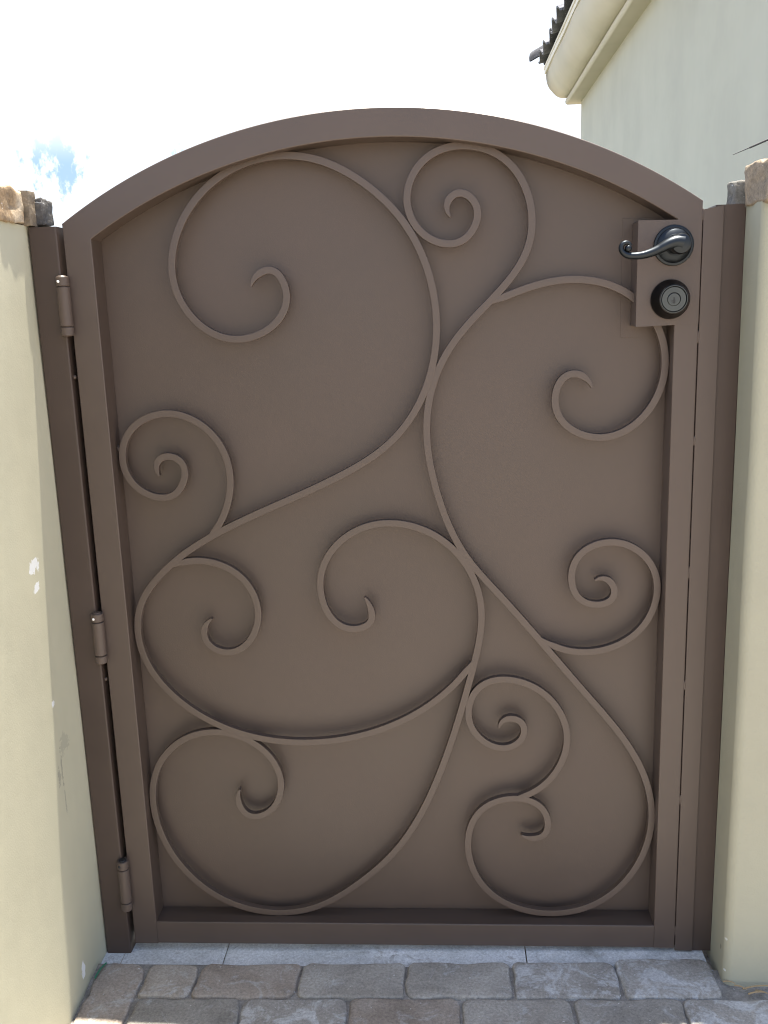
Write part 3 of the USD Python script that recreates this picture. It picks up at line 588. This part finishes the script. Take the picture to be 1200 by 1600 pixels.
# roof deck (a hip at the far corner) and its tiles
PIT = 0.30; ov = 0.25; rise = lambda d: 3.045 + PIT * d
dw = 2.4
deck = [(XW - ov, YN, rise(0)), (XW - ov, YF + ov, rise(0)), (XW - ov + dw, YF + ov - dw, rise(dw)), (XW - ov + dw, YN, rise(dw)), (XE, YF + ov, rise(0)), (XE, YF + ov - dw, rise(dw))]
dk = np.array(deck); low = dk.copy(); low[:, 2] -= 0.02
obj('roof_deck', trimesh.Trimesh(np.vstack([dk, low]), [(0, 2, 1), (0, 3, 2), (1, 2, 4), (2, 5, 4), (6, 7, 8), (6, 8, 9), (7, 10, 8), (8, 10, 11), (0, 1, 7), (0, 7, 6), (1, 4, 10), (1, 10, 7)], process=False), M_fascia, house, smooth=False)
def s_tile(pitch=0.27, length=0.43, th=0.014, amp=0.038):
    """A clay S tile: x up the slope, y across, from a hump into a pan."""
    u = np.linspace(0, 1, 13); yv = u * pitch
    zc = np.where(u < 0.62, amp * np.sin(np.pi * u / 0.62), -0.35 * amp * np.sin(np.pi * (u - 0.62) / 0.38))
    V = []
    for x in (0.0, length):
        V += [np.c_[np.full(13, x), yv, zc + 0.02 * (1 - x / length)], np.c_[np.full(13, x), yv, zc - th + 0.02 * (1 - x / length)]]
    V = np.vstack(V); F = []
    for j in range(12):
        F += [(j, j + 1, 27 + j), (j, 27 + j, 26 + j), (13 + j, 39 + j, 40 + j), (13 + j, 40 + j, 14 + j), (j, 13 + j, 14 + j), (j, 14 + j, j + 1), (26 + j, 27 + j, 40 + j), (26 + j, 40 + j, 39 + j)]
    F += [(0, 26, 39), (0, 39, 13), (12, 25, 51), (12, 51, 38)]
    return tm(V, F)
T0 = s_tile()
slope = math.atan(PIT)
ry = trimesh.transformations.rotation_matrix(-slope, [0, 1, 0])
r_t = random.Random(4)
def put_tile(loc, rz):
    m = T0.copy(); m.apply_transform(trimesh.transformations.rotation_matrix(r_t.uniform(-.02, .02), [0, 0, 1])); m.apply_transform(ry); m.apply_transform(trimesh.transformations.rotation_matrix(rz, [0, 0, 1])); m.apply_translation(loc)
    obj('roof_tile', m, M_tile, house, smooth=40)
for row in range(3):
    d0 = -0.035 + row * 0.36
    yy = YF + ov - 0.30 - max(d0, 0)
    while yy > YN + .1:
        put_tile((XW - ov + d0 + r_t.uniform(-.012, .012), yy, rise(d0) + 0.024 + r_t.uniform(0, .01)), 0.0); yy -= 0.255
    xx = XW - ov + 0.02 + max(d0, 0)
    for _ in range(8):
        put_tile((xx, YF + ov - d0 + r_t.uniform(-.012, .012), rise(d0) + 0.024), -math.pi / 2); xx += 0.255
# hip cover tiles at the far corner
for k in range(5):
    d0 = -0.045 + 0.33 * k
    u = np.linspace(0, math.pi, 11); V = []
    for x in (0.0, 0.42):
        for rr in (0.095, 0.079): V.append(np.c_[np.full(11, x), rr * np.cos(u), rr * np.sin(u)])
    V = np.vstack(V); F = []
    for j in range(10): F += [(j, j + 1, 23 + j), (j, 23 + j, 22 + j), (11 + j, 33 + j, 34 + j), (11 + j, 34 + j, 12 + j), (j, 11 + j, 12 + j), (j, 12 + j, j + 1), (22 + j, 23 + j, 34 + j), (22 + j, 34 + j, 33 + j)]
    m = tm(V, F); m.apply_transform(trimesh.transformations.rotation_matrix(-math.atan(PIT / math.sqrt(2)), [0, 1, 0])); m.apply_transform(trimesh.transformations.rotation_matrix(-math.pi / 4, [0, 0, 1]))
    m.apply_translation((XW - ov + d0, YF + ov - d0, rise(d0) + 0.055)); obj('hip_tile', m, M_tile, house, smooth=40)

# ------------------------------------------------------------------ small things
rd = thing('rod', 'thin black rod slanting across the house wall above the right cap stones', 'rod')
p0, p1, p2 = np.array([0.6121, 0.4, 1.5544]), np.array([0.6449, 0.4, 1.5668]), np.array([1.098, 0.4, 1.742])
obj('thin_tip', tube([p0, p1], [0.0006, 0.0011], 8), M_rod, rd)
obj('shaft', tube([p1, p1 + (p2 - p1) * .3, p2], [0.0019, 0.0022, 0.003], 8), M_rod, rd)
gt = obj('plastic_strip', tube(smooth_curve([(-0.6975, -0.106, 0.003), (-0.6950, -0.088, 0.0060), (-0.6930, -0.072, 0.0040), (-0.6915, -0.060, 0.001)], 12), [0.0016] * 12, 8), M_green, None, 40,
         'short green plastic strip at the foot of the left wall', 'plastic strip')
tw = [((0.515, -0.094), (0.536, -0.1000), 0.0013, 'straight dry straw lying against the right wall corner'),
      ((0.546, -0.113), (0.600, -0.1050), 0.0016, 'longest brown twig on the ground before the right wall'),
      ((0.533, -0.104), (0.552, -0.1160), 0.0014, 'short dry twig crossing the joint near the wall corner'),
      ((0.552, -0.126), (0.585, -0.1230), 0.0016, 'brown twig lying along the paver edge below the right wall'),
      ((0.568, -0.116), (0.590, -0.1290), 0.0012, 'pale straw bit slanting on the ground at the picture edge')]
for (a, b, r, lab) in tw:
    a3, b3 = np.array([*a, 0.0015]), np.array([*b, 0.0025]); mid = (a3 + b3) / 2 + [0, 0.002, 0.0015]
    obj('twig', tube(smooth_curve([a3, mid, b3], 7, k=2), np.linspace(r, r * .6, 7), 6), M_straw, None, 40, lab, 'twig')
